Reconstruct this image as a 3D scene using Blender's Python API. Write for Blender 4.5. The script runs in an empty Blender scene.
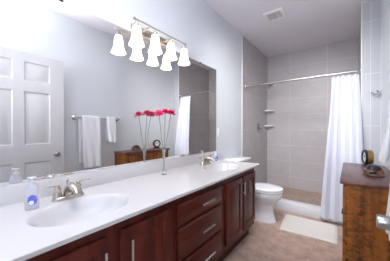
import bpy, bmesh, math, random
from mathutils import Vector, Matrix
random.seed(7)
PI = math.pi
S = bpy.context.scene
COL = S.collection

# ------------------------------------------------------------------ camera, world, lights, exposure
cam_data = bpy.data.cameras.new('camera')
cam_data.sensor_width = 36.0
cam_data.lens = 36.0 * 198.8 / 390.0
cam_data.clip_start = 0.02
cam = bpy.data.objects.new('camera', cam_data)
cam.location = (0.0, 0.0, 1.175)
cam.rotation_euler = (PI / 2 - 0.0062, 0.0, 0.6594)
COL.objects.link(cam)
S.camera = cam

world = bpy.data.worlds.new('world')
S.world = world
world.use_nodes = True
world.node_tree.nodes['Background'].inputs[0].default_value = (0.75, 0.85, 1.0, 1)
world.node_tree.nodes['Background'].inputs[1].default_value = 0.4

def area_light(name, loc, target, sx, sy, power, color):
    d = bpy.data.lights.new(name, 'AREA')
    d.shape = 'RECTANGLE'
    d.size, d.size_y = sx, sy
    d.energy = power
    d.color = color
    o = bpy.data.objects.new(name, d)
    o.location = loc
    o.rotation_euler = (Vector(target) - Vector(loc)).to_track_quat('-Z', 'Y').to_euler()
    COL.objects.link(o)
    return o

# daylight from the window in the wall behind the camera
area_light('window_daylight', (-0.45, -0.86, 1.55), (-0.45, 2.0, 1.65), 1.2, 1.4, 6.0, (0.72, 0.85, 1.0))
# added fill lights by the camera: one up at the ceiling, one towards the shower
area_light('bounce_fill', (-0.50, -0.10, 1.60), (-0.55, 0.35, 2.68), 0.3, 0.3, 20.0, (0.90, 0.95, 1.0)).data.spread = math.radians(85)
area_light('shower_fill', (-0.20, -0.55, 1.75), (-0.50, 4.0, 1.40), 0.6, 0.6, 3.5, (0.98, 0.97, 1.0)).data.spread = math.radians(72)
# unseen fill light added above the walkway to brighten the shower end
area_light('overhead_fill', (-0.56, 1.60, 2.57), (-0.72, 3.6, 0.75), 0.8, 0.4, 10.5, (1.0, 0.98, 0.97)).data.spread = math.radians(92)

S.view_settings.view_transform = 'Standard'
S.view_settings.look = 'None'
S.view_settings.gamma = 1.0
S.view_settings.use_curve_mapping = False
S.view_settings.exposure = 0.53

# ------------------------------------------------------------------ room dimensions
WL = -1.365      # vanity wall
WR = 0.288       # right wall
YN = -0.90       # near wall
YB = 4.231       # shower back wall
ZC = 2.684       # ceiling
YS = 3.095       # front of the return wall / shower opening
XS = 0.115       # right wall inside the shower
YT = 3.0         # where the tile starts on the left wall

# ------------------------------------------------------------------ materials
def srgb(r, g, b):
    def c(v):
        v /= 255.0
        return v / 12.92 if v <= 0.04045 else ((v + 0.055) / 1.055) ** 2.4
    return (c(r), c(g), c(b), 1.0)

def new_mat(name):
    m = bpy.data.materials.new(name)
    m.use_nodes = True
    nt = m.node_tree
    return m, nt, nt.nodes['Principled BSDF']

def simple(name, col, rough=0.5, metal=0.0, bump=0.0, bscale=60.0, vary=0.0, **kw):
    m, nt, b = new_mat(name)
    b.inputs['Base Color'].default_value = col
    b.inputs['Roughness'].default_value = rough
    b.inputs['Metallic'].default_value = metal
    for k, v in kw.items():
        b.inputs[k].default_value = v
    tc = nt.nodes.new('ShaderNodeTexCoord')
    nz = nt.nodes.new('ShaderNodeTexNoise')
    nz.inputs['Scale'].default_value = bscale
    nz.inputs['Detail'].default_value = 4.0
    nt.links.new(tc.outputs['Object'], nz.inputs['Vector'])
    if vary:
        r = nt.nodes.new('ShaderNodeMix'); r.data_type = 'RGBA'
        r.inputs['A'].default_value = tuple(c * (1 - vary) for c in col[:3]) + (1,)
        r.inputs['B'].default_value = tuple(min(1, c * (1 + vary)) for c in col[:3]) + (1,)
        nt.links.new(nz.outputs['Fac'], r.inputs['Factor'])
        nt.links.new(r.outputs['Result'], b.inputs['Base Color'])
    if bump:
        bp = nt.nodes.new('ShaderNodeBump')
        bp.inputs['Strength'].default_value = bump
        bp.inputs['Distance'].default_value = 0.004
        nt.links.new(nz.outputs['Fac'], bp.inputs['Height'])
        nt.links.new(bp.outputs['Normal'], b.inputs['Normal'])
    return m

def tile(name, axes, col1, col2, mortar, w, h, ou, ov, rough, offset=0.0, msize=0.004, mottle=0.0, mscale=6.0):
    """axes: which world axes run along and across the courses; ou, ov: position of one joint"""
    m, nt, b = new_mat(name)
    geo = nt.nodes.new('ShaderNodeNewGeometry')
    sep = nt.nodes.new('ShaderNodeSeparateXYZ')
    nt.links.new(geo.outputs['Position'], sep.inputs[0])
    comb = nt.nodes.new('ShaderNodeCombineXYZ')
    for i, (a, o) in enumerate(zip(axes, (ou, ov))):
        ad = nt.nodes.new('ShaderNodeMath'); ad.operation = 'ADD'
        ad.inputs[1].default_value = -o + 40 * (w, h)[i]
        nt.links.new(sep.outputs[a], ad.inputs[0])
        nt.links.new(ad.outputs[0], comb.inputs[i])
    br = nt.nodes.new('ShaderNodeTexBrick')
    br.offset = offset
    br.inputs['Scale'].default_value = 1.0
    br.inputs['Brick Width'].default_value = w
    br.inputs['Row Height'].default_value = h
    br.inputs['Mortar Size'].default_value = msize
    br.inputs['Mortar Smooth'].default_value = 0.2
    br.inputs['Color1'].default_value = col1
    br.inputs['Color2'].default_value = col2
    br.inputs['Mortar'].default_value = mortar
    nt.links.new(comb.outputs[0], br.inputs['Vector'])
    out = br.outputs['Color']
    if mottle:
        nz = nt.nodes.new('ShaderNodeTexNoise')
        nz.inputs['Scale'].default_value = mscale
        nz.inputs['Detail'].default_value = 6.0
        nz.inputs['Roughness'].default_value = 0.65
        nt.links.new(geo.outputs['Position'], nz.inputs['Vector'])
        mr = nt.nodes.new('ShaderNodeMapRange')
        mr.inputs['From Min'].default_value = 0.3; mr.inputs['From Max'].default_value = 0.7
        mr.inputs['To Min'].default_value = 1 - mottle; mr.inputs['To Max'].default_value = 1 + mottle
        nt.links.new(nz.outputs['Fac'], mr.inputs['Value'])
        mx = nt.nodes.new('ShaderNodeMix'); mx.data_type = 'RGBA'; mx.blend_type = 'MULTIPLY'
        mx.inputs['Factor'].default_value = 1.0
        nt.links.new(out, mx.inputs['A']); nt.links.new(mr.outputs['Result'], mx.inputs['B'])
        out = mx.outputs['Result']
    nt.links.new(out, b.inputs['Base Color'])
    b.inputs['Roughness'].default_value = rough
    return m

def wood(name, c_dark, c_mid, c_light, axis, rough, scale=14.0, stretch=10.0, lo=0.35, hi=0.65):
    """grain running along one object axis"""
    m, nt, b = new_mat(name)
    tc = nt.nodes.new('ShaderNodeTexCoord')
    mp = nt.nodes.new('ShaderNodeMapping')
    sc = [scale] * 3
    sc['xyz'.index(axis)] = scale / stretch
    mp.inputs['Scale'].default_value = sc
    nt.links.new(tc.outputs['Object'], mp.inputs['Vector'])
    nz = nt.nodes.new('ShaderNodeTexNoise')
    nz.inputs['Scale'].default_value = 1.0
    nz.inputs['Detail'].default_value = 6.0
    nz.inputs['Roughness'].default_value = 0.6
    nz.inputs['Distortion'].default_value = 0.6
    nt.links.new(mp.outputs[0], nz.inputs['Vector'])
    cr = nt.nodes.new('ShaderNodeValToRGB')
    cr.color_ramp.elements[0].position = lo; cr.color_ramp.elements[0].color = c_dark
    cr.color_ramp.elements[1].position = hi; cr.color_ramp.elements[1].color = c_light
    e = cr.color_ramp.elements.new((lo + hi) / 2); e.color = c_mid
    nt.links.new(nz.outputs['Fac'], cr.inputs['Fac'])
    nt.links.new(cr.outputs['Color'], b.inputs['Base Color'])
    b.inputs['Roughness'].default_value = rough
    return m

def emit(name, col, strength):
    m, nt, b = new_mat(name)
    b.inputs['Base Color'].default_value = col
    b.inputs['Emission Color'].default_value = col
    b.inputs['Emission Strength'].default_value = strength
    return m

def glassy(name, col, rough, trans):
    m, nt, b = new_mat(name)
    b.inputs['Base Color'].default_value = col
    b.inputs['Roughness'].default_value = rough
    b.inputs['Transmission Weight'].default_value = trans
    b.inputs['IOR'].default_value = 1.3
    return m

M = {}
M['paint'] = simple('grey_wall_paint', srgb(223, 227, 232), 0.7, bump=0.05, bscale=180)
M['ceiling'] = simple('ceiling_paint', srgb(236, 232, 238), 0.8, bump=0.08, bscale=220)
M['white_paint'] = simple('white_gloss_paint', srgb(234, 234, 236), 0.55)
M['door_paint'] = simple('door_paint', srgb(208, 208, 210), 0.55)
M['floor'] = tile('floor_stone_tile', (0, 1), srgb(198, 170, 153), srgb(190, 161, 144), srgb(201, 177, 162), 0.33, 0.33, -0.62, 2.43, 0.45, msize=0.004, mottle=0.28, mscale=9)
GT1, GT2, GM = srgb(190, 185, 186), srgb(185, 180, 182), srgb(211, 208, 210)
M['tile_back'] = tile('shower_tile_back', (0, 2), GT1, GT2, GM, 0.61, 0.305, -0.917, 2.379, 0.35, msize=0.003, mottle=0.05)
M['tile_left'] = tile('shower_tile_left', (1, 2), GT1, GT2, GM, 0.61, 0.305, 3.78, 2.379, 0.35, msize=0.003, mottle=0.05)
M['tile_wing'] = tile('return_wall_tile', (0, 2), srgb(186, 187, 192), srgb(180, 182, 188), srgb(212, 214, 218), 0.09, 0.61, 0.196, 2.435, 0.35, msize=0.003, mottle=0.03)
M['tile_pan'] = tile('shower_floor_tile', (0, 1), srgb(176, 154, 138), srgb(168, 147, 132), srgb(180, 165, 152), 0.06, 0.06, 0, 0, 0.5, msize=0.003, mottle=0.15)
M['curb'] = simple('white_solid_surface', srgb(224, 225, 230), 0.35)
M['cherry'] = wood('dark_cherry_wood', srgb(76, 29, 23), srgb(91, 37, 29), srgb(110, 47, 36), 'z', 0.3, 16, 9)
M['cherry_h'] = wood('dark_cherry_wood_across', srgb(76, 29, 23), srgb(91, 37, 29), srgb(110, 47, 36), 'y', 0.3, 16, 9)
for k_ in ('cherry', 'cherry_h'):
    M[k_].node_tree.nodes['Principled BSDF'].inputs['Specular IOR Level'].default_value = 0.3
M['toe'] = simple('toe_kick_dark', srgb(70, 30, 25), 0.6)
M['counter'] = simple('cultured_marble', srgb(221, 218, 217), 0.22, vary=0.015, bscale=5)
M['basin'] = simple('cultured_marble_bowl', srgb(214, 212, 213), 0.15)
M['mirror'] = simple('mirror_silver', (0.93, 0.92, 0.90, 1), 0.0, 1.0)
M['chrome'] = simple('chrome', (0.72, 0.73, 0.75, 1), 0.16, 1.0)
M['nickel'] = simple('brushed_nickel', (0.56, 0.50, 0.44, 1), 0.25, 1.0)
M['satin'] = simple('satin_nickel', (0.45, 0.44, 0.43, 1), 0.28, 1.0)
M['dark_metal'] = simple('dark_metal', srgb(50, 48, 50), 0.4, 0.8)
M['porcelain'] = simple('porcelain', srgb(240, 241, 246), 0.1)
M['shade'] = emit('lit_opal_glass', (1.0, 0.86, 0.68, 1), 2.4)
M['towel'] = simple('white_terry', srgb(240, 241, 246), 0.95, bump=0.9, bscale=260)
M['curtain'] = simple('white_curtain_cloth', srgb(212, 215, 227), 0.85, bump=0.15, bscale=300)
M['mat'] = simple('cream_bath_mat', srgb(238, 234, 226), 0.95, bump=1.0, bscale=160)
M['plastic'] = simple('white_plastic', srgb(240, 240, 242), 0.35)
M['vent_grey'] = simple('vent_louvre_beige', srgb(200, 196, 192), 0.6)
M['soap_body'] = glassy('clear_lilac_soap', srgb(244, 243, 252), 0.08, 0.5)
M['soap_label'] = simple('blue_label', srgb(98, 116, 212), 0.4)
M['label_white'] = simple('label_white', srgb(235, 240, 252), 0.4)
M['label_pink'] = simple('label_pink', srgb(214, 120, 170), 0.4)
M['vase'] = glassy('clear_vase_glass', (0.95, 0.96, 0.97, 1), 0.06, 0.85)
M['petal'] = simple('crimson_petal', srgb(255, 62, 125), 0.6, vary=0.2, bscale=120)
M['stem'] = simple('green_stem', srgb(88, 104, 60), 0.6)
M['chest_top'] = wood('worn_brown_top', srgb(80, 48, 42), srgb(102, 66, 58), srgb(120, 84, 74), 'y', 0.35, 18, 10)
M['brass'] = simple('aged_brass', (0.45, 0.28, 0.11, 1), 0.35, 1.0)
M['clock_face'] = simple('clock_face_white', srgb(228, 230, 232), 0.4)
M['black'] = simple('black_gloss', srgb(26, 26, 30), 0.35)
M['brown'] = wood('carved_brown_wood', srgb(66, 44, 32), srgb(104, 74, 56), srgb(142, 108, 86), 'y', 0.3, 30, 6)

# worn orange wood of the chest: long vertical boards, dark smudges running across
def chest_mat():
    m, nt, b = new_mat('worn_orange_wood')
    tc = nt.nodes.new('ShaderNodeTexCoord')
    def noise(scale, detail, dist=0.0):
        mp = nt.nodes.new('ShaderNodeMapping'); mp.inputs['Scale'].default_value = scale
        nt.links.new(tc.outputs['Object'], mp.inputs['Vector'])
        n = nt.nodes.new('ShaderNodeTexNoise'); n.inputs['Scale'].default_value = 1.0
        n.inputs['Detail'].default_value = detail; n.inputs['Distortion'].default_value = dist
        nt.links.new(mp.outputs[0], n.inputs['Vector'])
        return n
    base = noise((22, 22, 2.0), 4.0)
    cr = nt.nodes.new('ShaderNodeValToRGB')
    cr.color_ramp.elements[0].position = 0.32; cr.color_ramp.elements[0].color = srgb(122, 68, 20)
    cr.color_ramp.elements[1].position = 0.68; cr.color_ramp.elements[1].color = srgb(174, 104, 36)
    nt.links.new(base.outputs['Fac'], cr.inputs['Fac'])
    sm = noise((24, 24, 40), 5.0, 0.6)
    wide = noise((15, 15, 0.8), 2.0)
    ad = nt.nodes.new('ShaderNodeMath'); ad.operation = 'MULTIPLY_ADD'
    ad.inputs[1].default_value = 0.9
    nt.links.new(wide.outputs['Fac'], ad.inputs[0]); nt.links.new(sm.outputs['Fac'], ad.inputs[2])
    mr = nt.nodes.new('ShaderNodeMapRange')
    mr.inputs['From Min'].default_value = 0.88; mr.inputs['From Max'].default_value = 1.16
    nt.links.new(ad.outputs[0], mr.inputs['Value'])
    mx = nt.nodes.new('ShaderNodeMix'); mx.data_type = 'RGBA'
    nt.links.new(mr.outputs['Result'], mx.inputs['Factor'])
    nt.links.new(cr.outputs['Color'], mx.inputs['A'])
    mx.inputs['B'].default_value = srgb(70, 40, 18)
    nt.links.new(mx.outputs['Result'], b.inputs['Base Color'])
    b.inputs['Roughness'].default_value = 0.4
    return m
M['chest'] = chest_mat()

# ------------------------------------------------------------------ mesh helpers
def box(bm, x0, x1, y0, y1, z0, z1, bevel=0.0, seg=2):
    vs = [bm.verts.new(p) for p in ((x0, y0, z0), (x1, y0, z0), (x1, y1, z0), (x0, y1, z0),
                                    (x0, y0, z1), (x1, y0, z1), (x1, y1, z1), (x0, y1, z1))]
    fs = [bm.faces.new([vs[i] for i in f]) for f in ((0, 3, 2, 1), (4, 5, 6, 7), (0, 1, 5, 4), (1, 2, 6, 5), (2, 3, 7, 6), (3, 0, 4, 7))]
    if bevel:
        es = list({e for f in fs for e in f.edges})
        bmesh.ops.bevel(bm, geom=es, offset=bevel, segments=seg, profile=0.5, affect='EDGES')
    return bm

def loft(bm, rings, cap0=True, cap1=True, closed=True):
    vr = [[bm.verts.new(p) for p in r] for r in rings]
    n = len(vr[0])
    for a, b in zip(vr, vr[1:]):
        for i in range(n if closed else n - 1):
            j = (i + 1) % n
            bm.faces.new((a[i], a[j], b[j], b[i]))
    if cap0: bm.faces.new(vr[0][::-1])
    if cap1: bm.faces.new(vr[-1])
    return vr

def frame_of(d):
    d = Vector(d).normalized()
    a = Vector((0, 0, 1)) if abs(d.z) < 0.9 else Vector((1, 0, 0))
    u = a.cross(d).normalized()
    return u, d.cross(u).normalized(), d

def lathe(bm, profile, origin=(0, 0, 0), axis=(0, 0, 1), seg=20, sx=1.0, sy=1.0):
    """profile: (radius, height) pairs; solid of revolution about the axis"""
    u, v, d = frame_of(axis)
    o = Vector(origin)
    rings = []
    for r, h in profile:
        r = max(r, 1e-4)
        rings.append([o + d * h + u * (r * sx * math.cos(2 * PI * i / seg)) + v * (r * sy * math.sin(2 * PI * i / seg)) for i in range(seg)])
    loft(bm, rings)
    return bm

def tube(bm, pts, radii, seg=10):
    pts = [Vector(p) for p in pts]
    if not isinstance(radii, (list, tuple)): radii = [radii] * len(pts)
    rings = []
    u = None
    for i, p in enumerate(pts):
        d = (pts[min(i + 1, len(pts) - 1)] - pts[max(i - 1, 0)]).normalized()
        if u is None: u, _, _ = frame_of(d)
        u = (u - d * u.dot(d)).normalized()
        v = d.cross(u)
        rings.append([p + (u * math.cos(2 * PI * k / seg) + v * math.sin(2 * PI * k / seg)) * radii[i] for k in range(seg)])
    loft(bm, rings)
    return bm

def rect_loft(bm, P, u0, u1, v0, v1, steps, cap=True, cap0=False):
    rings = []
    for ins, d in steps:
        rings.append([P(u0 + ins, v0 + ins, d), P(u1 - ins, v0 + ins, d), P(u1 - ins, v1 - ins, d), P(u0 + ins, v1 - ins, d)])
    loft(bm, rings, cap0, cap)

def obj(name, bm, mat, parent=None, angle=35, loc=None):
    bmesh.ops.recalc_face_normals(bm, faces=bm.faces)
    me = bpy.data.meshes.new(name)
    bm.to_mesh(me); bm.free()
    me.materials.append(M[mat] if isinstance(mat, str) else mat)
    me.shade_smooth()
    me.set_sharp_from_angle(angle=math.radians(angle))
    o = bpy.data.objects.new(name, me)
    COL.objects.link(o)
    if parent: o.parent = parent
    if loc: o.location = loc
    return o

def B(): return bmesh.new()

def tag(o, label, cat, group=None):
    o['label'] = label; o['category'] = cat
    if group: o['group'] = group
    return o

def thing(name, label, cat, loc=(0, 0, 0), group=None):
    o = bpy.data.objects.new(name, None)
    o.empty_display_size = 0.05
    o.location = loc
    COL.objects.link(o)
    return tag(o, label, cat, group)

def struct(name, bm, mat, parent=None, label=None):
    o = obj(name, bm, mat, parent)
    if not parent: o['kind'] = 'structure'
    if label: o['label'] = label
    return o

def copy_tree(o, parent=None):
    c = o.copy(); COL.objects.link(c)
    if parent: c.parent = parent
    for ch in list(o.children):
        copy_tree(ch, c)
    return c

# ------------------------------------------------------------------ room shell
struct('floor', box(B(), WL - .1, WR + .1, YN - .1, YB + .1, -0.1, 0.0), 'floor', label='tan mottled stone tile floor')
struct('ceiling', box(B(), WL - .1, WR + .1, YN - .1, YB + .1, ZC, ZC + .1), 'ceiling', label='plain white ceiling')
struct('wall_left', box(B(), WL - .1, WL, YN - .1, YT, 0, ZC), 'paint', label='pale grey painted wall behind the vanity')
struct('wall_shower_left', box(B(), WL - .1, WL + .004, YT, YB, 0, ZC), 'tile_left', label='grey tiled left wall of the shower')
struct('wall_back', box(B(), WL - .1, WR + .1, YB, YB + .1, 0, ZC), 'tile_back', label='grey tiled back wall of the shower')
struct('wall_right', box(B(), WR, WR + .1, YN - .1, YB, 0, ZC), 'paint', label='pale grey painted right wall with the towel bar')
# return wall at the right end of the shower: painted core, tiled front and side
struct('wall_shower_right', box(B(), XS, WR, YS + .008, YB, 0, ZC), 'tile_left', label='grey tiled right wall of the shower')
struct('wall_return', box(B(), XS, WR, YS, YS + .008, 0, ZC), 'tile_wing', label='narrow tiled return wall beside the shower curtain')
# near wall with a window opening, behind the camera
bm = B()
box(bm, WL, -1.1, YN - .1, YN, 0, ZC); box(bm, 0.2, WR, YN - .1, YN, 0, ZC)
box(bm, -1.1, 0.2, YN - .1, YN, 0, 0.8); box(bm, -1.1, 0.2, YN - .1, YN, 2.3, ZC)
struct('wall_near', bm, 'paint')
bm = B()
box(bm, -1.1, -1.05, YN - .06, YN - .02, .8, 2.3); box(bm, .15, .2, YN - .06, YN - .02, .8, 2.3)
box(bm, -1.05, .15, YN - .06, YN - .02, .8, .85); box(bm, -1.05, .15, YN - .06, YN - .02, 2.25, 2.3)
box(bm, -1.05, .15, YN - .06, YN - .02, 1.53, 1.57)
struct('window_1', bm, 'white_paint')
# jamb that carries the open door
struct('trim_1', box(B(), 0.172, WR, 0.0, 0.098, 0, 2.08, .004), 'white_paint', label='white door jamb')
# metal edge strips of the tile
struct('trim_2', box(B(), WL, WL + .008, YT - .008, YT, 0, ZC), 'white_paint', label='white edge strip of the shower tile on the left wall')
struct('trim_3', box(B(), XS - .006, XS + .002, YS - .004, YS + .01, 0, ZC), 'white_paint', label='white edge strip at the corner of the return wall')
struct('baseboard_left', box(B(), WL, WL + .014, 2.16, YT - .01, 0, .1, .003), 'white_paint')
struct('baseboard_right', box(B(), WR - .014, WR, .1, YS, 0, .1, .003), 'white_paint')
struct('shower_curb', box(B(), WL + .005, XS - .001, 3.03, 3.155, 0, .14, .008), 'curb', label='low white curb along the shower opening')
struct('shower_floor', box(B(), WL + .005, XS, 3.155, YB, 0, .02), 'tile_pan', label='tan tiled shower floor')

# ------------------------------------------------------------------ open six panel door against the right wall
DX = 0.13
bm = B()
dy, dz = [.102, .245, .489, .584, .828, .971], [.012, .24, .80, 1.0, 1.60, 1.72, 1.93, 2.03]
Pd = lambda u, v, d: (DX + d, u, v)
for i in range(5):
    for j in range(7):
        u0, u1, v0, v1 = dy[i], dy[i + 1], dz[j], dz[j + 1]
        if i in (1, 3) and j in (1, 3, 5):
            rect_loft(bm, Pd, u0, u1, v0, v1, [(0, 0), (.012, .009), (.026, .009), (.05, .002)])
        else:
            bm.faces.new([bm.verts.new(Pd(*q, 0)) for q in ((u0, v0), (u1, v0), (u1, v1), (u0, v1))])
box(bm, DX + .012, DX + .035, .102, .971, .012, 2.03)
for a in ((.102, .1025, .012, 2.03), (.9705, .971, .012, 2.03), (.102, .971, .012, .0125), (.102, .971, 2.0295, 2.03)):
    box(bm, DX, DX + .012, *a)
bmesh.ops.remove_doubles(bm, verts=bm.verts, dist=1e-5)
door = struct('door_1', bm, 'door_paint', label='open white six panel door')
bm = B()
lathe(bm, [(.033, 0), (.033, .005), (.026, .01), (.012, .014), (.012, .018), (.0215, .021), (.0225, .024), (.0225, .052), (.0205, .056), (.001, .0565)], (DX, .895, .869), (-1, 0, 0), 24)
obj('door_knob', bm, 'satin', door)['label'] = 'satin nickel door knob'

# ------------------------------------------------------------------ vanity cabinets
FX = -0.83           # face of the carcass
DOORX = -0.808       # face of the doors
VY0, VY1 = 0.06, 2.14
def Pv(u, v, d): return (DOORX - d, u, v)

def bar_pull(name, p0, p1, parent, stand=.040):
    """bar handle between p0 and p1, standing off the face on two posts"""
    p0, p1 = Vector(p0), Vector(p1)
    bm = B()
    off = Vector((stand, 0, 0))
    tube(bm, [p0 + off, p1 + off], .0075, 10)
    for t in (.16, .84):
        q = p0.lerp(p1, t)
        tube(bm, [q, q + off], .006, 8)
    h = obj(name, bm, 'chrome', parent)
    h['label'] = 'chrome bar handle'
    return h

def cab_door(parent, y0, y1, z0, z1, hy, nm='door'):
    bm = B()
    d = FX - DOORX
    rect_loft(bm, Pv, y0, y1, z0, z1, [(0, -d - .0), (0, .006), (.004, .002), (.012, 0), (.050, 0), (.056, .010), (.064, .010), (.088, .002)][1:], True)
    rect_loft(bm, Pv, y0, y1, z0, z1, [(0, .006), (0, -d)], True)
    o = obj(nm, bm, 'cherry', parent, 25)
    bar_pull('handle', (DOORX, hy, .562), (DOORX, hy, .680), o)
    return o

def cab_drawer(parent, y0, y1, z0, z1):
    bm = B()
    rect_loft(bm, Pv, y0, y1, z0, z1, [(0, .008), (.006, .003), (.014, .003), (.022, 0)], True)
    rect_loft(bm, Pv, y0, y1, z0, z1, [(0, .008), (0, FX * -1 + DOORX)], True)
    o = obj('drawer', bm, 'cherry_h', parent, 25)
    zc = (z0 + z1) / 2 + .015
    bar_pull('handle', (DOORX, 1.075, zc), (DOORX, 1.225, zc), o)
    return o

def carcass(parent, y0, y1):
    bm = B()
    # open box without a top so the bowls hang free inside
    box(bm, FX - .018, FX, y0, y1, .13, .772)
    box(bm, WL + .001, FX - .018, y0, y0 + .016, .13, .772)
    box(bm, WL + .001, FX - .018, y1 - .016, y1, .13, .772)
    box(bm, WL + .001, FX - .018, y0 + .016, y1 - .016, .13, .146)
    obj('body', bm, 'cherry', parent)
    obj('toe_kick', box(B(), WL + .001, FX - .06, y0, y1, 0, .13), 'toe', parent)

t = thing('vanity_cabinet', 'dark cherry two door cabinet under the near basin, at the left edge of the photo', 'cabinet', (0, 0, 0))
carcass(t, VY0, .85)
cab_door(t, .114, .433, .185, .716, .410)
cab_door(t, .501, .820, .185, .716, .533)
t = thing('drawer_cabinet', 'dark cherry cabinet with three drawers between the two basins', 'cabinet')
carcass(t, .8505, 1.4455)
cab_drawer(t, .883, 1.415, .590, .716)
cab_drawer(t, .883, 1.415, .372, .562)
cab_drawer(t, .883, 1.415, .185, .344)
t = thing('vanity_cabinet', 'dark cherry two door cabinet under the far basin, next to the toilet', 'cabinet')
carcass(t, 1.446, VY1)
cab_door(t, 1.478, 1.795, .185, .714, 1.755)
cab_door(t, 1.826, 2.130, .185, .714, 1.872)

# ------------------------------------------------------------------ countertop with two moulded bowls
CT = thing('countertop', 'long white double basin countertop with backsplash on the cherry cabinets', 'countertop')
CX0, CX1, CY0, CY1, CZ = WL + .001, -.78, .05, 2.16, .795
SINKS = [(-1.02, .44), (-1.02, 1.76)]
AX, AY = .166, .226
bm = B()
def quad(*ps): bm.faces.new([bm.verts.new(p) for p in ps])
cuts = [CY0, SINKS[0][1] - .3, SINKS[0][1] + .3, SINKS[1][1] - .3, SINKS[1][1] + .3, CY1]
for k in (0, 2, 4):
    quad((CX0, cuts[k], CZ), (CX1, cuts[k], CZ), (CX1, cuts[k + 1], CZ), (CX0, cuts[k + 1], CZ))
N = 64
for cx, cy in SINKS:
    y0, y1 = cy - .3, cy + .3
    inner, outer = [], []
    for i in range(N):
        a = 2 * PI * (i + .5) / N
        c, s = math.cos(a), math.sin(a)
        inner.append((cx + AX * c, cy + AY * s, CZ))
        tx = ((CX1 - cx) / c) if c > 0 else ((CX0 - cx) / c)
        ty = ((y1 - cy) / s) if s > 0 else ((y0 - cy) / s)
        tt = min(tx, ty)
        outer.append([cx + c * tt, cy + s * tt, CZ])
    for X in (CX0, CX1):
        for Y in (y0, y1):
            best = min(outer, key=lambda p: (p[0] - X) ** 2 + (p[1] - Y) ** 2)
            best[0], best[1] = X, Y
    loft(bm, [outer, inner], False, False)
# rolled front edge, ends, underside of the overhang
prof = [(CX1, CZ), (CX1 + .003, CZ - .003), (CX1 + .003, CZ - .018), (CX1 - .004, CZ - .023), (FX - .01, CZ - .023)]
loft(bm, [[(x, CY0, z) for x, z in prof], [(x, CY1, z) for x, z in prof]], False, False, False)
for Y in (CY0, CY1):
    quad((CX0, Y, CZ), (CX1, Y, CZ), (CX1, Y, CZ - .023), (CX0, Y, CZ - .023))
obj('top', bm, 'counter', CT, 25)
for cx, cy in SINKS:
    bm = B()
    rings = []
    for s, dzz in ((1.0, 0), (.975, -.0015), (.94, -.006), (.87, -.022), (.77, -.050), (.60, -.082), (.36, -.100), (.12, -.104)):
        rings.append([(cx + AX * s * math.cos(2 * PI * (i + .5) / N), cy + AY * s * math.sin(2 * PI * (i + .5) / N), CZ + dzz) for i in range(N)])
    loft(bm, rings, False, True)
    bs = obj('basin', bm, 'basin', CT, 60)
    obj('drain', lathe(B(), [(.022, 0), (.022, .003), (.016, .004), (.014, .002), (.001, .002)], (cx, cy, CZ - .104)), 'chrome', bs)['label'] = 'chrome drain'
obj('backsplash', box(B(), CX0, WL + .02, CY0, CY1, CZ - .01, .893, .003), 'counter', CT)

# ------------------------------------------------------------------ mirror
mr = thing('wall_mirror', 'large frameless mirror on the left wall above the countertop', 'mirror', (0, 0, 0))
obj('glass', box(B(), WL, WL + .005, .06, 2.205, .896, 1.945), 'mirror', mr)
for y, z, up in ((.452, 1.945, 1), (1.86, 1.945, 1), (.452, .896, 0), (1.2, .896, 0)):
    bm = B()
    box(bm, WL, WL + .009, y - .012, y + .012, z - .008 if up else z - .002, z + .004 if up else z + .008, .002)
    obj('clip', bm, 'dark_metal' if up else 'chrome', mr)

# ------------------------------------------------------------------ vanity light with four bell shades
vl = thing('vanity_light', 'brushed nickel wall light with four lit bell shades above the mirror', 'wall light')
LX = -1.24
LY = [.898, 1.075, 1.252, 1.430]
obj('backplate', box(B(), WL, WL + .022, .93, 1.37, 1.95, 2.01, .006), 'nickel', vl)
bm = B()
tube(bm, [(LX, LY[0] - .012, 1.984), (LX, LY[3] + .012, 1.984)], .0072, 12)
for y in (LY[0] - .018, LY[3] + .018):
    lathe(bm, [(.0005, -.012), (.010, -.008), (.0125, 0), (.010, .008), (.0005, .012)], (LX, y, 1.984), (0, 1, 0), 14)
obj('bar', bm, 'satin', vl)
for y in (1.03, 1.27):
    obj('arm', tube(B(), [(WL + .02, y, 1.976), (LX, y, 1.984)], .007, 10), 'nickel', vl)
for y in LY:
    bm = B()
    lathe(bm, [(.006, .0), (.006, -.014), (.011, -.018), (.0185, -.026), (.0195, -.05), (.014, -.054)], (LX, y, 1.978), (0, 0, 1), 18)
    so = obj('socket', bm, 'nickel', vl)
    bm = B()
    prof = [(.018, 1.936), (.026, 1.930), (.032, 1.911), (.035, 1.881), (.038, 1.853), (.045, 1.824), (.054, 1.803), (.058, 1.794)]
    inner = [(r - .003, z) for r, z in prof[::-1]]
    seg = 24
    rings = [[(LX + r * math.cos(2 * PI * i / seg), y + r * math.sin(2 * PI * i / seg), z) for i in range(seg)] for r, z in prof + inner]
    loft(bm, rings, False, False)
    sh = obj('lamp_shade', bm, 'shade', so, 60)
    sh['label'] = 'lit white opal glass bell shade'
    obj('bulb', lathe(B(), [(.001, -.1), (.014, -.094), (.022, -.08), (.022, -.066), (.012, -.045), (.011, -.03), (.001, -.03)], (LX, y, 1.936), (0, 0, 1), 14), 'shade', so)

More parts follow.
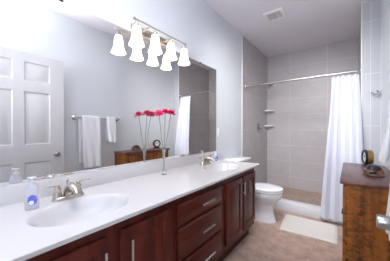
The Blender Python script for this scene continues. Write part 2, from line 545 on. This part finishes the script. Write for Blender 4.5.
# ------------------------------------------------------------------ centreset faucets
def faucet(x, y, label):
    t = thing('faucet', label, 'faucet', (x, y, CZ), 'basin faucets')
    bm = B()
    rings = []
    for s, z in ((1, 0), (1, .006), (.94, .013), (.80, .018)):
        rings.append([(.03 * s * math.copysign(abs(math.cos(a)) ** .8, math.cos(a)), .08 * s * math.copysign(abs(math.sin(a)) ** .6, math.sin(a)), z) for a in [2 * PI * i / 40 for i in range(40)]])
    loft(bm, rings)
    obj('base_plate', bm, 'nickel', t)
    bm = B()
    tube(bm, [(-.004, 0, .014), (-.002, 0, .035), (.012, 0, .058), (.038, 0, .070), (.070, 0, .066), (.098, 0, .052), (.106, 0, .042)],
         [.025, .024, .024, .022, .018, .014, .013], 16)
    obj('spout', bm, 'nickel', t, 60)
    bm = B()
    tube(bm, [(-.022, 0, .016), (-.022, 0, .086)], .0032, 8)
    lathe(bm, [(.001, 0), (.006, .003), (.009, .010), (.006, .017), (.001, .020)], (-.022, 0, .082), (0, 0, 1), 12)
    obj('lift_rod', bm, 'nickel', t)
    for s in (-1, 1):
        bm = B()
        lathe(bm, [(.024, 0), (.022, .008), (.017, .024), (.013, .038), (.016, .043), (.016, .049), (.012, .053), (.010, .060), (.012, .066), (.008, .073), (.001, .075)], (-.004, s * .051, .013), (0, 0, 1), 18)
        tube(bm, [(-.004, s * .051, .076), (-.004, s * .072, .081), (-.004, s * .096, .080), (-.004, s * .116, .082)], [.0065, .0055, .0048, .0062], 10)
        obj('handle', bm, 'nickel', t, 50)
    return t
faucet(-1.228, .440, 'brushed nickel faucet at the near basin, beside the larger soap bottle')
faucet(-1.228, 1.775, 'brushed nickel faucet at the far basin, near the end of the mirror')

# ------------------------------------------------------------------ soap pump bottles
def soap(x, y, rz, label, w=.031, d=.019, h=.085):
    t = thing('soap_bottle', label, 'soap bottle', (x, y, CZ), 'soap pump bottles')
    t.rotation_euler = (0, 0, rz)
    def ring(s, z, e=.6):
        return [(d * s * math.copysign(abs(math.cos(a)) ** e, math.cos(a)), w * s * math.copysign(abs(math.sin(a)) ** e, math.sin(a)), z) for a in [2 * PI * i / 32 for i in range(32)]]
    bm = B()
    loft(bm, [ring(.9, 0), ring(1, .004), ring(1.02, h * .4), ring(1, h * .75), ring(.9, h * .9), ring(.6, h)])
    body = obj('bottle', bm, 'soap_body', t, 50)
    bm = B()
    lathe(bm, [(.001, 0), (w * .68, 0), (w * .68, .001), (.001, .001)], (d * 1.02, w * .15, h * .40), (1, 0, 0), 24, 1.0, 1.3)
    obj('label', bm, 'soap_label', body)['label'] = 'blue oval front label'
    bm = B()
    lathe(bm, [(.001, 0), (.0095, 0), (.0095, .0006), (.001, .0006)], (d * 1.02 + .0012, .0, h * .30), (1, 0, 0), 18)
    obj('label_spot', bm, 'label_white', body)['label'] = 'white spot on the label'
    bm = B()
    lathe(bm, [(.001, 0), (.005, 0), (.005, .0006), (.001, .0006)], (d * 1.02 + .0012, .014, h * .46), (1, 0, 0), 12)
    obj('label_mark', bm, 'label_pink', body)['label'] = 'pink mark on the label'
    bm = B()
    lathe(bm, [(.0125, h - .002), (.0125, h + .012), (.009, h + .014), (.0045, h + .016), (.0045, h + .026), (.009, h + .028), (.009, h + .034), (.004, h + .036)], (0, 0, 0), (0, 0, 1), 16)
    tube(bm, [(0, 0, h + .031), (.012, .0, h + .032), (.030, 0, h + .028)], [.006, .005, .0036], 8)
    box(bm, -.006, .006, -.018, .018, h + .0285, h + .036, .003)
    obj('pump', bm, 'plastic', t, 50)
    return t
soap(-1.195, .272, -.35, 'clear lilac soap pump bottle with blue label left of the near faucet', .027, .018, .118)
soap(-1.268, 2.03, -.3, 'small blue soap pump bottle at the far end of the counter by the mirror edge', .032, .02, .075)

# ------------------------------------------------------------------ bud vase and three flowers
VX, VYc = -1.231, 1.160
t = thing('bud_vase', 'tall slim clear glass bud vase on the counter between the basins', 'vase', (VX, VYc, CZ))
bm = B()
outp = [(.021, 0), (.022, .006), (.016, .02), (.011, .06), (.009, .11), (.0105, .16), (.016, .20), (.0215, .212)]
inp = [(.019, .212), (.013, .198), (.008, .16), (.0065, .11), (.008, .06), (.010, .03), (.001, .026)]
seg = 20
loft(bm, [[(r * math.cos(2 * PI * i / seg), r * math.sin(2 * PI * i / seg), z) for i in range(seg)] for r, z in outp + inp])
obj('vessel', bm, 'vase', t, 50)
def flower(hx, hy, hz, label, seed, tilt):
    rnd = random.Random(seed)
    base = Vector((VX + rnd.uniform(-.002, .002), VYc + (hy - VYc) * -.02, CZ + .035))
    head = Vector((hx, hy, hz))
    mid = base.lerp(head, .55) + Vector((0, (hy - VYc) * -.10, 0))
    rim = Vector((VX, VYc + (hy - VYc) * .05, CZ + .2))
    t = thing('flower', label, 'flower', base, 'pink flowers in the bud vase')
    bm = B()
    pts = [base, rim, mid, head]
    tube(bm, [p - base for p in pts], [.0017, .0017, .0017, .002], 8)
    obj('stem', bm, 'stem', t)['label'] = 'thin green stem'
    bm = B()
    up = (Vector((tilt[0], tilt[1], 1))).normalized()
    u, v, d = frame_of(up)
    for k in range(60):
        a = 2 * PI * k / 60 * 4.03 + rnd.uniform(-.1, .1)
        el = .05 + 1.25 * (k / 60) + rnd.uniform(-.12, .12)
        L = rnd.uniform(.040, .052)
        r = u * math.cos(a) + v * math.sin(a)
        side = d.cross(r)
        p0 = head - base
        prev = None
        for i, (s, wd) in enumerate(((0.05, .003), (.4, .008), (.75, .0075), (1.0, .002))):
            droop = -.012 * s * s
            c = p0 + r * (L * s * math.cos(el)) + d * (L * s * math.sin(el) + droop)
            cur = (bm.verts.new(c - side * wd), bm.verts.new(c + d * .0012), bm.verts.new(c + side * wd))
            if prev:
                bm.faces.new((prev[0], prev[1], cur[1], cur[0])); bm.faces.new((prev[1], prev[2], cur[2], cur[1]))
            prev = cur
    o = obj('bloom', bm, 'petal', t, 80)
    o['label'] = 'ragged crimson pink bloom'
    sol = o.modifiers.new('thickness', 'SOLIDIFY'); sol.thickness = .0012
flower(VX + .005, 1.103, 1.300, 'crimson flower leaning nearest to the camera in the bud vase', 1, (.1, -.25))
flower(VX - .008, 1.185, 1.318, 'upright crimson flower in the middle of the bud vase', 2, (.05, .05))
flower(VX + .004, 1.240, 1.312, 'crimson flower leaning towards the shower in the bud vase', 3, (.1, .3))

# ------------------------------------------------------------------ light switch
t = thing('light_switch', 'white switch plate on the left wall just past the mirror', 'light switch', (WL, 2.262, 1.13))
obj('plate', box(B(), 0, .006, -.035, .035, -.058, .058, .002), 'plastic', t)
obj('toggle', box(B(), .006, .015, -.006, .006, -.012, .012, .002), 'plastic', t)

# ------------------------------------------------------------------ toilet
TY = 2.60
t = thing('toilet', 'white toilet with closed lid between the vanity and the shower', 'toilet', (-1.0, TY, 0))
def egg(cx, af, ab, hw, z, n=40, e=1.0):
    r = []
    for i in range(n):
        a = 2 * PI * i / n
        c, s = math.cos(a), math.sin(a)
        r.append((cx + (af if c > 0 else ab) * c + 1.0, hw * math.copysign(abs(s) ** e, s), z))
    return r
bm = B()
loft(bm, [egg(-.93, .206, .20, .112, 0), egg(-.93, .204, .20, .109, .02), egg(-.93, .190, .19, .102, .06), egg(-.93, .172, .18, .096, .13),
          egg(-.92, .160, .19, .098, .19), egg(-.90, .172, .20, .118, .24), egg(-.89, .214, .20, .162, .295), egg(-.887, .232, .20, .178, .335), egg(-.885, .236, .20, .182, .365), egg(-.885, .236, .20, .182, .383), egg(-.885, .225, .19, .172, .386)])
obj('bowl', bm, 'porcelain', t, 50)
bm = B()
loft(bm, [[(x, y, z) for x, y in ((-.335, -.10), (-.05, -.10), (-.05, .10), (-.335, .10))] for z in (.0,)] +
         [[(x, y, z) for x, y in ((-.335, -w), (-.05, -w), (-.05, w), (-.335, w))] for z, w in ((.10, .095), (.24, .10), (.32, .15), (.385, .18), (.40, .18))])
bmesh.ops.bevel(bm, geom=list(bm.edges), offset=.012, segments=2, affect='EDGES')
obj('pedestal', bm, 'porcelain', t, 50)
bm = B()
loft(bm, [[(x, y, z) for x, y in ((-.345, -w), (-.345 + dp, -w), (-.345 + dp, w), (-.345, w))] for z, w, dp in ((.402, .185, .165), (.55, .20, .180), (.728, .212, .192))])
bmesh.ops.bevel(bm, geom=list(bm.edges), offset=.02, segments=3, affect='EDGES')
tank = obj('tank', bm, 'porcelain', t, 50)
obj('flush_lever', tube(B(), [(-.150, -.15, .66), (-.138, -.15, .66), (-.132, -.14, .66), (-.132, -.08, .652)], [.009, .008, .006, .006], 8), 'chrome', tank)['label'] = 'chrome flush lever'
obj('tank_lid', box(B(), -.352, -.138, -.222, .222, .730, .766, .010, 3), 'porcelain', t)
bm = B()
loft(bm, [egg(-.885, .238, .175, .184, .388), egg(-.885, .242, .178, .188, .393), egg(-.885, .242, .178, .188, .402), egg(-.885, .236, .174, .182, .406)])
obj('seat', bm, 'porcelain', t, 50)
bm = B()
loft(bm, [egg(-.885, .150, .10, .100, .405), egg(-.885, .150, .10, .100, .413), egg(-.885, .236, .17, .182, .413), egg(-.885, .241, .173, .187, .417), egg(-.885, .241, .173, .187, .426), egg(-.885, .226, .16, .173, .434), egg(-.885, .12, .09, .09, .438)])
obj('lid', bm, 'porcelain', t, 50)
for s in (-1, 1):
    obj('hinge', tube(B(), [(-.062, s * .055, .415), (-.062, s * .095, .415)], .012, 12), 'plastic', t)

# ------------------------------------------------------------------ shower fittings
t = thing('curtain_rod', 'long metal shower curtain rod across the shower opening', 'curtain rod', (WL, 3.13, 1.885))
obj('rod', tube(B(), [(.004, 0, 0), (XS - WL, 0, 0)], .0138, 16), 'satin', t)
for x, d in ((.004, 1), (XS - WL, -1)):
    obj('flange', lathe(B(), [(.036, 0), (.036, .008), (.030, .02), (.020, .028), (.0125, .05)], (x, 0, 0), (d, 0, 0), 20), 'satin', t)

cu = thing('shower_curtain', 'white pleated shower curtain gathered at the right end of the rod', 'shower curtain', (0, 3.13, 1.845))
bm = B()
NS, NT = 120, 48
grid = []
for j in range(NT + 1):
    tt = j / NT
    e = tt ** 1.25
    xl = -.180 - .120 * e
    xr = .088 + .050 * min(1, tt * 1.5)
    yc = 3.13 - .145 * min(1.0, tt * 1.8) ** .9
    z = 1.845 - 1.815 * tt
    row = []
    for i in range(NS + 1):
        s = i / NS
        ph = 2 * PI * (5.3 * s + .22 * math.sin(5 * s + 2.2 * tt))
        amp = (.020 + .006 * math.sin(9 * s)) * (.75 + .25 * math.sin(3.0 * tt + 4 * s)) * (.85 + .25 * tt)
        hem = -.012 * (1 - s) * tt * math.cos(ph)
        x = xl + (xr - xl) * s + .006 * math.sin(2 * ph) 
        y = yc + amp * math.sin(ph) * (.6 + .4 * min(1, tt * 6))
        row.append(bm.verts.new((x, y - 3.13, z - 1.845 + hem * 0.3 + (.012 * abs(math.sin(ph / 2)) * max(0, 1 - tt * 20)))))
    grid.append(row)
for j in range(NT):
    for i in range(NS):
        bm.faces.new((grid[j][i], grid[j][i + 1], grid[j + 1][i + 1], grid[j + 1][i]))
cl = obj('cloth', bm, 'curtain', cu, 80)
sol = cl.modifiers.new('thickness', 'SOLIDIFY'); sol.thickness = .002
ring0 = None
for k in range(7):
    x = -.168 + .040 * k
    if ring0 is None:
        bm = B()
        pts = [(0, .0185 * math.sin(2 * PI * i / 24), .028 + .030 * math.cos(2 * PI * i / 24)) for i in range(25)]
        tube(bm, pts, .0022, 6)
        ring0 = obj('ring', bm, 'satin', cu); ring0.location = (x, 0, 0)
        ring0['label'] = 'metal curtain ring'
    else:
        r = ring0.copy(); COL.objects.link(r); r.location = (x, 0, 0)

t = thing('shower_valve', 'round chrome shower valve with lever on the left shower wall', 'shower valve', (WL + .004, 3.74, 1.215))
obj('escutcheon', lathe(B(), [(.085, 0), (.085, .004), (.075, .010), (.03, .016), (.028, .05), (.022, .055), (.001, .056)], (0, 0, 0), (1, 0, 0), 28), 'satin', t)
obj('lever', tube(B(), [(.045, 0, 0), (.055, .03, -.02), (.065, .075, -.05), (.068, .10, -.062)], [.013, .010, .008, .009], 10), 'chrome', t)
t = thing('shower_fixture', 'metal shower head on an arm, high on the left shower wall', 'shower head', (WL + .004, 3.74, 2.03))
bm = B()
lathe(bm, [(.03, 0), (.03, .005), (.012, .012)], (0, 0, 0), (1, 0, 0), 18)
tube(bm, [(.005, 0, 0), (.08, 0, .012), (.14, 0, .0), (.185, 0, -.035)], .010, 12)
obj('arm', bm, 'chrome', t)
obj('head', lathe(B(), [(.013, 0), (.016, .014), (.02, .024), (.040, .05), (.046, .062), (.044, .068), (.001, .068)], (.180, 0, -.030), (.66, 0, -.75), 22), 'satin', t)

def corner_shelf(z, label):
    t = thing('corner_shelf', label, 'shelf', (WL + .004, YB, z), 'shower corner shelves')
    bm = B()
    n = 14
    prof = [(.15, -.012), (.158, -.006), (.158, .006), (.150, .012)]
    rings = []
    for r, h in prof:
        rings.append([(0.0005, -.0005, h)] + [(r * math.cos(PI / 2 * i / n) + .0005, -r * math.sin(PI / 2 * i / n) - .0005, h) for i in range(n + 1)])
    loft(bm, rings)
    obj('slab', bm, 'plastic', t)
    bm = B()
    pts = [(.135 * math.cos(PI / 2 * i / n) + .001, -.135 * math.sin(PI / 2 * i / n) - .001, .014) for i in range(n + 1)]
    tube(bm, pts, .004, 8)
    obj('lip', bm, 'plastic', t)
corner_shelf(1.550, 'white corner soap shelf in the shower, the upper one')
corner_shelf(1.240, 'white corner soap shelf in the shower, the lower one')

# ------------------------------------------------------------------ ceiling vent
t = thing('ceiling_vent', 'square white exhaust vent cover on the ceiling', 'vent', (-.78, 2.725, ZC))
bm = B()
rect_loft(bm, lambda u, v, d: (u, v, -d), -.118, .118, -.118, .118, [(0, 0), (0, .008), (.012, .016), (.030, .016), (.034, .010)], False)
obj('frame', bm, 'plastic', t)
obj('grille', box(B(), -.086, .086, -.086, .086, -.008, -.002), 'vent_grey', t)
bm = B()
for k in range(9):
    y = -.076 + .019 * k
    loft(bm, [[(x, y - .006, -.008), (x, y + .004, -.013), (x, y + .006, -.012), (x, y - .004, -.007)] for x in (-.086, .086)])
box(bm, -.012, .012, -.086, .086, -.016, -.007)
sl = obj('louvres', bm, 'vent_grey', t)

# ------------------------------------------------------------------ bath mat
bm = B()
NX, NY = 40, 28
C4 = [(-.695, 2.925), (-.645, 2.452), (-.085, 2.488), (-.108, 2.945)]
rows = []
for j in range(NY + 1):
    row = []
    for i in range(NX + 1):
        s, q = i / NX, j / NY
        a = Vector(C4[1]).lerp(Vector(C4[2]), s); b_ = Vector(C4[0]).lerp(Vector(C4[3]), s)
        p = a.lerp(b_, q)
        edge = min(s, 1 - s, q, 1 - q)
        z = .016 + .0015 * math.sin(i * 2.4) * math.sin(j * 2.4) if edge > 0.03 else (.012 if edge > 0 else .002)
        row.append(bm.verts.new((p.x, p.y, z)))
    rows.append(row)
for j in range(NY):
    for i in range(NX):
        bm.faces.new((rows[j][i], rows[j][i + 1], rows[j + 1][i + 1], rows[j + 1][i]))
bm.faces.new([rows[0][0], rows[NY][0], rows[NY][NX], rows[0][NX]])
o = obj('bath_mat', bm, 'mat', None, 60)
tag(o, 'cream rectangular bath mat on the floor in front of the shower', 'bath mat')

# ------------------------------------------------------------------ worn wooden chest against the right wall
HX0, HX1, HY0, HY1, HZ = -.050, .272, 1.726, 2.675, .818
t = thing('wooden_chest', 'worn orange wood chest with brown top against the right wall', 'chest', (0, 0, 0))
bm = B()
box(bm, HX0 + .030, HX1, HY0 + .016, HY1 - .016, .07, HZ - .026)
obj('body', bm, 'chest', t)
obj('top', box(B(), HX0, HX1 + .006, HY0, HY1, HZ - .026, HZ, .004), 'chest_top', t)['label'] = 'brown worn top board'
obj('plinth', box(B(), HX0 + .022, HX1, HY0 + .010, HY1 - .010, .0, .07, .003), 'chest', t)
dw = (HY1 - HY0 - .032 - .06) / 3
for k in range(3):
    y0 = HY0 + .016 + .015 + k * (dw + .015)
    bm = B()
    Pc = lambda u, v, d: (HX0 + .016 + d, u, v)
    rect_loft(bm, Pc, y0, y0 + dw, .10, HZ - .05, [(0, .014), (0, .003), (.004, 0), (.045, 0), (.050, .007), (.065, .007), (.075, .003)])
    d = obj('door', bm, 'chest', t, 25)
    if k == 2:
        bm = B()
        lathe(bm, [(.012, 0), (.011, .004), (.005, .008), (.005, .016), (.009, .020), (.001, .024)], (HX0 + .016, y0 + dw - .025, .33), (-1, 0, 0), 14)
        tube(bm, [(HX0 - .002, y0 + dw - .025, .33), (HX0 - .006, y0 + dw - .025, .31), (HX0 - .004, y0 + dw - .025, .275)], [.004, .004, .006], 8)
        obj('pull', bm, 'dark_metal', d)['label'] = 'dark metal drop pull'

# round clock standing on the chest, facing the mirror
t = thing('clock', 'round white faced clock with black rim at the back of the wooden chest', 'clock', (.142, 2.51, HZ))
t.rotation_euler = (0, 0, .20)
R = .072
bm = B()
lathe(bm, [(R * .6, .022), (R, .018), (R, -.020), (R * .94, -.028), (.001, -.028)], (0, 0, .018 + R), (-1, 0, 0), 36)
obj('case', bm, 'brass', t)['label'] = 'aged brass case'
bm = B()
seg = 40
rings = [[(-x, r * math.cos(2 * PI * i / seg), .018 + R + r * math.sin(2 * PI * i / seg)) for i in range(seg)] for r, x in ((R * 1.005, .014), (R * 1.005, .028), (R * .92, .033), (R * .72, .029), (R * .70, .022))]
loft(bm, rings, False, False)
obj('rim', bm, 'black', t)['label'] = 'black front rim'
obj('dial', lathe(B(), [(R * .74, .020), (R * .74, .024), (.001, .024)], (0, 0, .018 + R), (-1, 0, 0), 32), 'clock_face', t)['label'] = 'white dial'
bm = B()
for k in range(12):
    a = 2 * PI * k / 12
    c = Vector((-.0246, math.sin(a) * R * .60, .018 + R + math.cos(a) * R * .60))
    box(bm, c.x - .0004, c.x + .0004, c.y - .0028, c.y + .0028, c.z - .0028, c.z + .0028)
obj('hour_marks', bm, 'black', t)
for nm, a, L, w in (('hour_hand', -1.0, .030, .0028), ('minute_hand', .9, .046, .002)):
    bm = B()
    e = Vector((-.0262, math.sin(a) * L, .018 + R + math.cos(a) * L))
    tube(bm, [(-.0262, 0, .018 + R), e], [w, w * .5], 6)
    obj(nm, bm, 'black', t)
bm = B()
box(bm, -.030, .030, -.062, .062, 0, .016, .004)
box(bm, -.020, .020, -.035, .035, .014, .026, .003)
obj('base', bm, 'black', t)['label'] = 'black base'

# carved oval wooden box nearer on the chest
t = thing('trinket_box', 'oval carved brown wooden box on the near part of the wooden chest', 'box', (.152, 2.065, HZ))
t.rotation_euler = (0, 0, .12)
def ov(a_, b_, z, e=.75, n=36):
    return [(a_ * math.copysign(abs(math.cos(q)) ** e, math.cos(q)), b_ * math.copysign(abs(math.sin(q)) ** e, math.sin(q)), z) for q in [2 * PI * i / n for i in range(n)]]
bm = B()
loft(bm, [ov(.055, .068, 0), ov(.060, .074, .005), ov(.060, .074, .016), ov(.057, .070, .020), ov(.057, .070, .042), ov(.052, .065, .048)])
bx_ = obj('box_body', bm, 'brown', t, 50)
bm = B()
box(bm, -.0600, -.0525, -.040, .040, .023, .037, .003)
obj('slot', bm, 'black', bx_)['label'] = 'dark recessed front'
bm = B()
box(bm, -.042, .002, -.0735, -.0640, .023, .037, .003)
obj('slot', bm, 'black', bx_)['label'] = 'dark recessed end'
bm = B()
loft(bm, [ov(.046, .058, .048), ov(.049, .060, .052), ov(.045, .056, .060), ov(.036, .046, .072), ov(.024, .034, .081), ov(.008, .012, .085)])
l = obj('box_lid', bm, 'black', t, 50)
l['label'] = 'dark domed lid'

# ------------------------------------------------------------------ towel bar and towels on the right wall
BX, BZ = .226, 1.335
t = thing('towel_bar', 'chrome towel bar on the right wall, seen in the mirror', 'towel bar', (WR, 1.468, BZ))
obj('bar', tube(B(), [(BX - WR, -.318, 0), (BX - WR, .318, 0)], .009, 14), 'chrome', t)
for y in (-.318, .318):
    bm = B()
    lathe(bm, [(.033, 0), (.033, .006), (.022, .014), (.012, .022), (.010, .044), (.015, .050), (.017, .062), (.014, .070), (.001, .074)], (0, y, 0), (-1, 0, 0), 18)
    obj('post', bm, 'chrome', t)

def towel(name, y0, y1, zf, zb, th, label, bulge, back_shift=0.0, seed=0):
    """folded towel over the bar: a thick cloth strip with a front and a back drop"""
    rnd = random.Random(seed)
    r_in = .011
    path = []          # (x, z, side) centre line, front bottom -> over -> back bottom
    n = 16
    for i in range(n):
        s = i / n
        path.append((BX - r_in - th / 2 - bulge * (1 - s) ** 1.3, zf + (BZ - zf) * s, 1 - s, 0))
    for i in range(9):
        a = PI * i / 8
        path.append((BX - (r_in + th / 2) * math.cos(a), BZ + (r_in + th / 2) * math.sin(a), 0, i / 8))
    for i in range(1, n + 1):
        s = i / n
        path.append((BX + r_in + th / 2 * .8, BZ + (zb - BZ) * s, s, 1))
    bm = B()
    rings = []
    m = 26
    for k, (x, z, drop, back) in enumerate(path):
        a = Vector(path[max(k - 1, 0)][:2]); b = Vector(path[min(k + 1, len(path) - 1)][:2])
        d = (b - a).normalized(); nrm = Vector((d.y, -d.x))
        ring = []
        endf = 1.0
        if k in (0, len(path) - 1): endf = .55
        for q in range(2 * m):
            if q < m: s, side = q / (m - 1), 1
            else: s, side = 1 - (q - m) / (m - 1), -1
            edge = min(s, 1 - s)
            w = th / 2 * endf * min(1, .35 + edge * 9)
            wav = .004 * math.sin(2 * PI * (2.2 * s + seed * .3)) * drop + .002 * math.sin(17 * s + 9 * z)
            y = y0 + (y1 - y0) * s + back_shift * back + .004 * math.sin(11 * z + seed) * drop
            c = Vector((x, z)) + nrm * (w * side)
            sag = .006 * math.sin(PI * s + seed) if k in (0, 1) else 0
            ring.append((c.x - wav * (1 - back), y, c.y + sag * 0.5))
        rings.append(ring)
    loft(bm, rings)
    o = obj(name, bm, 'towel', None, 60)
    return tag(o, label, 'towel', 'towels on the bar')
towel('bath_towel', 1.222, 1.478, .632, .705, .026, 'long white bath towel hanging on the near part of the towel bar', .034, -.030, 1)
towel('hand_towel', 1.578, 1.715, .980, 1.0, .026, 'short white hand towel on the far end of the towel bar', .044, .008, 2)

# robe hook near the return wall
t = thing('robe_hook', 'small chrome robe hook on the right wall by the tiled corner', 'hook', (WR, 3.05, 1.585))
bm = B()
lathe(bm, [(.030, 0), (.030, .006), (.022, .014), (.012, .022)], (0, 0, 0), (-1, 0, 0), 18)
obj('mount', bm, 'chrome', t)
bm = B()
tube(bm, [(-.012, 0, 0), (-.035, 0, -.004), (-.06, 0, -.012), (-.078, 0, -.004), (-.084, 0, .014)], [.010, .009, .008, .008, .012], 10)
tube(bm, [(-.020, 0, 0), (-.032, -.01, .014), (-.036, -.012, .032)], [.009, .008, .012], 10)
obj('prong', bm, 'chrome', t)
